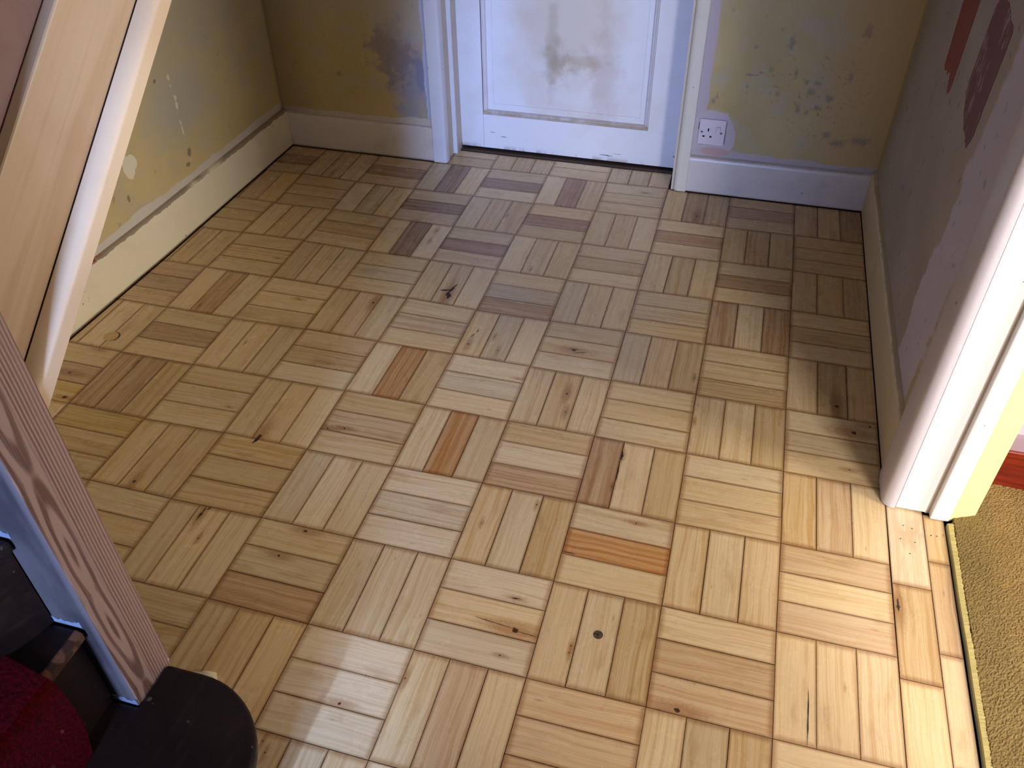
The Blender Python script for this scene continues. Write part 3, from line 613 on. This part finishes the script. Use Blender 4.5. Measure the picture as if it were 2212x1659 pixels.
swatch('paint_swatch', [(-.828, .925)]+rag((-.825, .90), (-.815, .74), 10, .0015, 4)+rag((-.82, .735), (-.90, .69), 8, .004, 5)+rag((-.90, .69), (-.975, .675), 8, .006, 6)+rag((-.98, .675), (-.998, .70), 4, .003, 7)+rag((-1.005, .71), (-1.02, .92), 10, .0025, 8)+rag((-1.02, .93), (-.93, .955), 6, .004, 9)+rag((-.92, .957), (-.84, .955), 5, .004, 10), redpaint('deep_maroon_red', True), 'dark maroon brush patch with dry streaks')

# ---- wall socket
so = empty('wall_socket', (1.500, .012, .231), 'single white switched wall socket right of the panelled door, above the skirting', 'socket')
def rbox(bm, x0, x1, z0, z1, y0, y1, r=.004, n=4):
    p = []
    for cx, cz, a0 in ((x1-r, z1-r, 0), (x0+r, z1-r, 90), (x0+r, z0+r, 180), (x1-r, z0+r, 270)):
        for k in range(n+1):
            t = math.radians(a0+90*k/n); p.append((cx+r*math.cos(t), y0, cz+r*math.sin(t)))
    prism(bm, p, (0, y1-y0, 0))
sx0, sx1, sz0, sz1 = 1.4555, 1.5455, .186, .277
bm = BM(); rbox(bm, sx0, sx1, sz0, sz1, .0115, .0035); obj('plate', bm, m_plast, so, bevel=.0012)
cx, cz = (sx0+sx1)/2, (sz0+sz1)/2
for a, b, w_, h in ((-.0125, .0085, .0048, .0105), (-.0265, -.0155, .0078, .0055), (-.0025, -.0155, .0078, .0055)):
    bm = BM(); box(bm, cx+a-w_/2, cx+a+w_/2, .0030, .0037, cz+b-h/2, cz+b+h/2); obj('pin_slot', bm, m_black, so)
for a in (-.0345, .0325):
    bm = BM(); disc(bm, (cx+a, cz+.0005), .0038, .0037, .0022, 16, 'y'); sc = obj('screw', bm, m_metal, so)
    bm = BM(); box(bm, cx+a-.003, cx+a+.003, .0018, .0023, cz, cz+.001); obj('screw_slot', bm, m_black, sc)
bm = BM(); rbox(bm, cx+.0135, cx+.0285, cz-.005, cz+.0215, .0036, .0024, .0015); obj('switch_surround', bm, plain('switch_line', srgb(130, 124, 134), .5), so)
bm = BM(); rbox(bm, cx+.0143, cx+.0277, cz-.0042, cz+.0207, .0026, .0008, .001); obj('switch', bm, m_plast, so)
m_mar = plain('maroon_remains', srgb(120, 70, 76), .7)
for a, b, c_, d in ((sx0-.0035, sx0-.0005, .236, .262), (sx1+.0003, sx1+.0025, .190, .272), (sx0+.004, sx0+.024, .1815, .1855), (sx0+.03, sx1-.006, .1825, .1850)):
    bm = BM(); prism(bm, [(a, .0118, c_), (b, .0118, c_+.001), (b+.0004, .0118, d-.001), (a+.0008, .0118, d)], (0, -.0010, 0))
    obj('old_paint_edge', bm, m_mar, so)['label'] = 'maroon paint remains'

# ================================================================= CARPET OF THE NEXT ROOM
def carpetmat():
    s = NT('mustard_pile', .95, .1); n = s.noise(5, detail=4); f = s.noise(420, detail=3, rough=.7); g = s.noise(18, detail=7, rough=.7)
    col = s.mix(s.map(n, .35, .65), srgb(160, 136, 88), srgb(136, 114, 72)); col = s.mix(s.M('MULTIPLY', s.map(g, .4, .65), .45), col, srgb(138, 114, 68))
    col = s.mix(s.M('MULTIPLY', s.map(f, .58, .40), .35), col, srgb(92, 76, 46))
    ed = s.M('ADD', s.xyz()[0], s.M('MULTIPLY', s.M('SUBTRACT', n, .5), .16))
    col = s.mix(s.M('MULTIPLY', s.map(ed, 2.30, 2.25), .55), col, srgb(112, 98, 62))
    return s.done(col, f, .3, .0015)
nx, ny = 190, 420; X0, X1, Y0, Y1 = 2.196, 2.70, -2.50, -1.30
gx = np.linspace(X0, X1, nx); gy = np.linspace(Y0, Y1, ny); rs_ = np.random.RandomState(3)
GX, GY = np.meshgrid(gx, gy); GZ = .0090+rs_.rand(ny, nx)*.0022+.0015*np.sin(GX*31)*np.sin(GY*23)
GX = GX+rs_.uniform(-.0010, .0010, GX.shape); GY = GY+rs_.uniform(-.0010, .0010, GY.shape)
GX[:, 0] += rs_.uniform(-.003, .003, ny); GZ[:, 0] -= .004
vs = np.stack([GX, GY, GZ], -1).reshape(-1, 3)
idx = np.arange(nx*ny).reshape(ny, nx); fs = np.stack([idx[:-1, :-1], idx[:-1, 1:], idx[1:, 1:], idx[1:, :-1]], -1).reshape(-1, 4)
me = bpy.data.meshes.new('carpet'); me.from_pydata(vs.tolist(), [], fs.tolist())
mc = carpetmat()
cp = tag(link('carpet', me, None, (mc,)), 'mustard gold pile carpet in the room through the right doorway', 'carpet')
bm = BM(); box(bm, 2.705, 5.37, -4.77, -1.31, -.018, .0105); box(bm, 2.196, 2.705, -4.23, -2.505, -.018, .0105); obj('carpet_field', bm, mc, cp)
r = random.Random(5); bm = BM(); n = 420
prev = None
for k in range(n+1):
    y = -1.452-(2.6-1.452)*k/n; wob = .0008*math.sin(y*9)+.0004*math.sin(y*31); j = r.uniform(-.0012, .0012)
    ring = [bm.verts.new(p) for p in ((2.1845+wob, y, -.004), (2.1845+wob, y, .0065), (2.1865+wob, y, .0090), (2.1965+j+wob, y, .0095+r.uniform(0, .0018)), (2.200, y, -.004))]
    if prev:
        for i in range(4): bm.faces.new((prev[i], prev[i+1], ring[i+1], ring[i]))
    prev = ring
o = obj('carpet_edge', bm, plain('yellow_backing', srgb(200, 186, 122), .7, .3, .12, 30), cp); o['label'] = 'pale yellow cut edge of the carpet'

# ================================================================= STAIRS
def pine(name, ca, cb, vec, ring=26, warp=.05, stain=None, rough=.5):
    s = NT(name, rough, .4); p = s.V('MULTIPLY', s.pos, vec)
    wn = s.n('ShaderNodeTexNoise'); s.put(wn.inputs['Vector'], s.V('MULTIPLY', s.pos, (3, 3, 1.2))); wn.inputs['Scale'].default_value = 1.
    off = s.M('MULTIPLY', s.M('SUBTRACT', wn.outputs['Fac'], .5), warp*40)
    g = s.noise(1., s.V('ADD', p, s.comb(off, off, 0.)), detail=2, rough=.45)
    g2 = s.noise(1., s.V('MULTIPLY', p, (4, 4, 4)), detail=2)
    col = s.mix(s.map(g, .42, .58), ca, cb); col = s.mix(s.M('MULTIPLY', s.map(g2, .5, .65), .25), col, cb)
    if stain: col = stain(s, col)
    return s.done(col, g, .15, .001)
NX0, NX1, NY0, NY1 = .708, .801, -2.378, -2.288
# newel: pine front face with cathedral figure, painted side
def newelmat():
    s = NT('stripped_pine_newel', .5, .4); X, Y, Z = s.xyz()
    w1 = s.M('MULTIPLY', s.M('SUBTRACT', s.noise(1., s.comb(0., 3., s.M('MULTIPLY', Z, 3.)), detail=2), .5), .02)
    # cathedral arches around an axis wandering up the face
    yc = s.M('ADD', s.M('SUBTRACT', Y, -2.352), w1)
    zz = s.M('PINGPONG', s.M('ADD', Z, .02), .24)
    d = s.V('LENGTH', s.comb(s.M('MULTIPLY', yc, 2.0), s.M('MULTIPLY', s.M('SUBTRACT', zz, .09), .20), 0.))
    edge = s.M('MULTIPLY', s.M('SUBTRACT', Y, -2.378), 1.)
    dd = s.M('ADD', d, s.M('MULTIPLY', s.noise(22, s.scale(None, 1, 1, .12), detail=2), .012))
    rings = s.M('SINE', s.M('MULTIPLY', dd, 250.))
    lines = s.M('SINE', s.M('ADD', s.M('MULTIPLY', s.M('ADD', Y, s.M('MULTIPLY', w1, .5)), 1150.), s.M('MULTIPLY', s.noise(8, s.scale(None, 1, 1, .25)), 7.)))
    right = s.map(Y, -2.340, -2.326)
    g = s.mix(right, s.map(rings, -.5, .8), s.map(lines, -.8, .8))
    col = s.mix(s.M('MULTIPLY', g, s.map(Y, -2.29, -2.36, .6, .9)), srgb(164, 134, 112), srgb(92, 62, 48))
    fine = s.noise(1., s.scale(None, 500, 500, 9), detail=2); col = s.mix(s.M('MULTIPLY', s.map(fine, .45, .7), .35), col, srgb(162, 138, 122))
    sp = s.noise(90, s.scale(None, 1, 1, .5)); col = s.mix(s.M('MULTIPLY', s.map(sp, .70, .74), s.map(Z, .42, .22)), col, srgb(226, 214, 206))
    # painted -y side
    gn = s.n('ShaderNodeNewGeometry'); nn = s.xyz(gn.outputs['Normal'])
    side = s.map(nn[1], -.6, -.8)
    pc = s.mix(s.map(s.noise(14, s.scale(None, 1, 1, .3), detail=5), .4, .65), srgb(92, 84, 82), srgb(66, 60, 60))
    pc = s.mix(s.M('MULTIPLY', s.map(X, .785, .797), .6), pc, srgb(128, 114, 110))
    col = s.mix(side, col, pc)
    return s.done(col, g, .12, .001)
st = empty('staircase', (.75, -2.6, 0), 'winding staircase with bullnose bottom step, pine newel post and boarded side', 'staircase')
bm = BM(); box(bm, NX0, NX1, NY0, NY1, .0, 1.32); nw = obj('newel_post', bm, newelmat(), st, bevel=.0025); nw['label'] = 'square stripped pine newel post'
def sub(name, bm, m, par, **k):
    o = obj(name, bm, m, None, **k); o.parent = par; return o
bm = BM(); box(bm, NX0-.015, NX1+.015, NY0-.015, NY1+.015, 1.32, 1.345); sub('post_cap', bm, pine('pine_cap', srgb(206, 164, 142), srgb(160, 110, 90), (60, 60, 4)), nw, bevel=.004)
r = random.Random(11); m_col = plain('pale_blue_paint', srgb(138, 146, 164), .45, .4, .2, 60)
# ragged paint lines where the treads met the post
for zc, xa, xb in ((.190, .738, .801), (.398, .710, .776), (.592, .709, .742)):
    bm = BM(); top = [(xa+(xb-xa)*k/14, zc+.006+r.uniform(0, .009)) for k in range(15)]
    prism(bm, [(x, NY0-.0002, z) for x, z in top]+[(xb, NY0-.0002, zc-.002), (xa, NY0-.0002, zc-.002)], (0, -.0012, 0))
    o = sub('paint_line', bm, m_col, nw); o['label'] = 'ragged pale paint line'

def darkwood(name):
    s = NT(name, .5, .3); n = s.noise(5, detail=5); g = s.noise(1., s.scale(None, 70, 9, 70), detail=3); sp = s.noise(55, detail=2)
    col = s.mix(s.map(n, .4, .65), srgb(24, 14, 12), srgb(34, 20, 16)); col = s.mix(s.M('MULTIPLY', s.map(g, .5, .7), .4), col, srgb(54, 34, 25))
    col = s.mix(s.M('MULTIPLY', s.map(sp, .70, .75), .6), col, srgb(104, 84, 88))
    # worn lighter nosing
    return s.done(col, s.M('ADD', n, g), .2, .001, s.map(n, .3, .7, .38, .6))
m_dw = darkwood('dark_stained_tread')
m_worn = pine('worn_nosing', srgb(106, 70, 50), srgb(60, 36, 26), (9, 60, 60))
# bottom step with rounded corner
def outline(inset, z):
    R_ = .165-inset; cx_, cy_ = 1.038-.165, -2.300-.165; p = [(NX1+.0006, -2.300-inset, z)]
    for k in range(17):
        t = math.pi/2*(1-k/16); p.append((cx_+R_*math.cos(t)*1.0, cy_+R_*math.sin(t), z))
    return p+[(1.038-inset, -3.315, z), (.74+0*inset, -3.315, z), (.74, NY0-.0025, z), (NX1+.0006, NY0-.0025, z)]
bm = BM(); prism(bm, outline(0, .164), (0, 0, .026)); t1 = obj('tread', bm, m_dw, st, bevel=.009, seg=4); t1['label'] = 'bullnose bottom tread'
bm = BM(); prism(bm, outline(.028, .002), (0, 0, .161)); obj('riser', bm, m_dw, st)
# worn paler floor-level patch on the bullnose
def tread(pts, z, thick=.026, name='tread'):
    bm = BM(); prism(bm, [(x, y, z-thick) for x, y in pts], (0, 0, thick)); return obj(name, bm, m_dw, st, bevel=.008, seg=3)
NYf = NY0-.0025
tread([(.776, NYf), (.774, -3.315), (.36, -3.315), (.700, NYf)], .395)
bm = BM(); box(bm, .745, .757, -3.315, NYf, .191, .368); obj('riser', bm, m_dw, st)
# worn nosing strip on the second tread
bm = BM(); prism(bm, [(.7785, NYf-.004, .3775), (.7785, NYf-.004, .3915), (.770, NYf-.004, .3958), (.767, NYf-.004, .3958), (.769, NYf-.004, .3775)], (-.001, -.30, 0)); obj('nosing', bm, m_worn, st)['label'] = 'worn brown nosing'
tread([(.742, NYf), (.42, -3.315), (-.185, -3.315), (-.185, -2.90), (.700, NYf)], .590)
bm = BM(); prism(bm, [(.728, NYf, .396), (.405, -3.315, .396), (.395, -3.315, .396), (.717, NYf, .396)], (0, 0, .169)); obj('riser', bm, m_dw, st)
tread([(.709, NYf+.004), (-.185, -2.97), (-.185, -2.29), (.709, -2.32)], .785)
bm = BM(); prism(bm, [(.708, NYf+.004, .591), (-.185, -2.955, .591), (-.185, -2.945, .591), (.708, NYf+.012, .591)], (0, 0, .167)); obj('riser', bm, m_dw, st)
# straight flight climbing along the left wall
rise, go = .196, .2425
for k in range(9):
    y = -2.31+k*go; z = .981+k*rise
    bm = BM(); box(bm, -.168, .742, y-.025, y+go, z-.026, z); obj('tread', bm, m_dw, st, bevel=.006)
    bm = BM(); box(bm, -.168, .742, y, y+.012, z-rise, z-.0265); obj('riser', bm, m_dw, st)
# outer string with rounded lower moulding, 39 degrees
sl = .808
def slope(y, off): return .750+(y+2.235)*sl+off
def stringmat():
    def stn(s, col):
        X, Y, Z = s.xyz(); n = s.noise(3.5, detail=3)
        col = s.mix(s.M('MULTIPLY', s.map(n, .52, .72), .55), col, srgb(174, 136, 108))
        u = s.M('SUBTRACT', s.M('MULTIPLY', Z, 1.), s.M('MULTIPLY', Y, sl))
        k = s.noise(60, s.scale(None, 1, 1, 1)); return s.mix(s.M('MULTIPLY', s.map(k, .75, .78), .6), col, srgb(124, 96, 66))
    s = NT('planed_pine_string', .5, .35); X, Y, Z = s.xyz()
    a = s.M('ADD', s.M('MULTIPLY', Y, .777), s.M('MULTIPLY', Z, .629)); b = s.M('SUBTRACT', s.M('MULTIPLY', Z, .777), s.M('MULTIPLY', Y, .629))
    g = s.noise(1., s.comb(s.M('MULTIPLY', a, 1.6), s.M('MULTIPLY', b, 16.), 0.), detail=3, rough=.5, dist=.5)
    g2 = s.noise(1., s.comb(s.M('MULTIPLY', a, 4.), s.M('MULTIPLY', b, 90.), 3.), detail=2)
    col = s.mix(s.map(g, .38, .62), srgb(190, 170, 144), srgb(178, 152, 122)); col = s.mix(s.M('MULTIPLY', s.map(g2, .5, .65), .25), col, srgb(166, 140, 114))
    return s.done(stn(s, col), g2, .08, .001)
m_str = stringmat()
ya, yb = -2.2875, .005
bm = BM(); prism(bm, [(.770, ya, slope(ya, .060)), (.770, yb, slope(yb, .060)), (.770, yb, slope(yb, .262)), (.770, ya, slope(ya, .238))], (-.020, 0, 0)); sb = obj('stair_string', bm, m_str, st, bevel=.003); sb['label'] = 'planed pale pine string board'
# moulding: profile in (x, perpendicular) with round upper edge
bm = BM(); prof = [(.742, .035), (.796, .035), (.799, .038)]
for k in range(9):
    t = math.pi/2*k/8; prof.append((.799-.026+.026*math.cos(t), .0565+.0125*math.sin(t)))
prof += [(.7745, .069), (.7745, .066), (.742, .066)]
c_, s_ = math.cos(math.atan(sl)), math.sin(math.atan(sl))
def at(y, x, p): return (x, y, slope(y, 0)+p/c_)
rg = [[bm.verts.new(at(y, x, p)) for x, p in prof] for y in (ya, yb)]
k = len(prof)
for i in range(k): bm.faces.new((rg[0][i], rg[0][(i+1) % k], rg[1][(i+1) % k], rg[1][i]))
bm.faces.new(rg[0][::-1]); bm.faces.new(rg[1])
sub('string_moulding', bm, pine('pale_moulding', srgb(222, 202, 172), srgb(208, 184, 152), (3, 3, 3), warp=.005), sb, smooth=True, auto=40)
bm = BM(); prism(bm, [(.7712, ya, slope(ya, .0840)), (.7712, yb, slope(yb, .0840)), (.7712, yb, slope(yb, .0885)), (.7712, ya, slope(ya, .0885))], (-.001, 0, 0)); sub('string_crease', bm, plain('crease_dark', srgb(58, 38, 32), .9, .1), sb)
# sloping soffit under the flight
bm = BM(); prism(bm, [(-.17, ya, slope(ya, .052)), (-.17, yb, slope(yb, .052)), (-.17, yb, slope(yb, .075)), (-.17, ya, slope(ya, .075))], (.908, 0, 0)); tag(obj('ceiling_soffit', bm, m_ceil), 'plastered underside of the stair flight', kind='structure')
# boarded balustrade standing on the string
def pinkboard():
    s = NT('primed_board', .6, .3); n = s.noise(4, detail=4); return s.done(s.mix(s.map(n, .35, .65), srgb(140, 118, 116), srgb(122, 100, 98)), n, .1)
bm = BM(); yb2 = -.2
prism(bm, [(.749, ya, slope(ya, .225)), (.749, yb2, slope(yb2, .24)), (.749, yb2, slope(yb2, .80)), (.749, ya, slope(ya, .80))], (-.008, 0, 0)); bl = obj('balustrade_board', bm, pinkboard(), st); bl['label'] = 'dull pink board above the string'
bm = BM(); prism(bm, [(.776, ya, slope(ya, .80)), (.776, yb2, slope(yb2, .80)), (.776, yb2, slope(yb2, .86)), (.776, ya, slope(ya, .86))], (-.056, 0, 0)); sub('handrail', bm, m_str, bl, bevel=.01)

# red stair carpet runner over the second riser and tread
def runner():
    s = NT('red_runner', .95, .1); f = s.noise(180, detail=2); X, Y, Z = s.xyz()
    vo = s.n('ShaderNodeTexVoronoi'); s.put(vo.inputs['Vector'], s.comb(s.M('ADD', X, Z), Y, 0.)); vo.inputs['Scale'].default_value = 26; vo.inputs['Randomness'].default_value = .55
    dt = s.M('MULTIPLY', s.map(vo.outputs['Distance'], .17, .10), s.map(s.noise(300), .42, .55))
    col = s.mix(s.map(f, .3, .7), srgb(84, 4, 14), srgb(58, 3, 9)); col = s.mix(s.M('MULTIPLY', dt, .6), col, srgb(130, 80, 96))
    return s.done(col, f, .6, .003)
bm = BM()
path = [(.768, .1915), (.785, .1925), (.789, .205), (.787, .30), (.790, .345), (.789, .385), (.782, .4005), (.768, .4035), (.700, .4035), (.64, .4035), (.56, .4035)]
tp = [(.762, .1905), (.779, .1910), (.7815, .205), (.7795, .30), (.7825, .345), (.7815, .383), (.777, .3955), (.768, .3975), (.700, .3975), (.64, .3975), (.56, .3975)]
edge = [-2.497, -2.470, -2.458, -2.455, -2.457, -2.460, -2.462, -2.460, -2.448, -2.442, -2.45]
path = [(.7830, .1925), (.7845, .200), (.7835, .25), (.7830, .30), (.7850, .345), (.7870, .385), (.782, .4005), (.768, .4035), (.700, .4035), (.66, .4035), (.62, .4035)]
rows = []
for (x, z), e in zip(path, edge):
    rows.append([bm.verts.new((x, e-.001*0, z-.004)), bm.verts.new((x, e-.003, z)), bm.verts.new((x, -3.15, z)), bm.verts.new((x, -3.15, z-.004))])
for a, b in zip(rows, rows[1:]):
    for i in range(3): bm.faces.new((a[i], b[i], b[i+1], a[i+1]))
ro = tag(obj('stair_runner', bm, runner(), smooth=True, auto=50), 'dark red stair carpet with small pale motifs over the second step', 'stair carpet')
# lump of old filler on the floor at the foot of the newel
bm = BM(); r = random.Random(9); c0 = (.775, -2.235)
ring = []; ring2 = []
for k in range(16):
    t = 2*math.pi*k/16; q = r.uniform(.85, 1.12)
    x = c0[0]+.042*q*math.cos(t); y = c0[1]+.030*q*math.sin(t); x = x; y = max(y, -2.284)
    ring.append(bm.verts.new((x, y, .0005))); ring2.append(bm.verts.new((c0[0]+(x-c0[0])*.8, c0[1]+(y-c0[1])*.8, .010+r.uniform(-.003, .004))))
ctr = bm.verts.new((c0[0], c0[1], .014))
for k in range(16):
    bm.faces.new((ring[k], ring[(k+1) % 16], ring2[(k+1) % 16], ring2[k])); bm.faces.new((ring2[k], ring2[(k+1) % 16], ctr))
bm.faces.new(ring[::-1])
tag(obj('filler_lump', bm, plain('old_cream_filler', srgb(232, 222, 184), .7, .3, .2, 60), smooth=True, auto=50), 'crumbly cream filler lump on the floor behind the newel foot', 'filler')
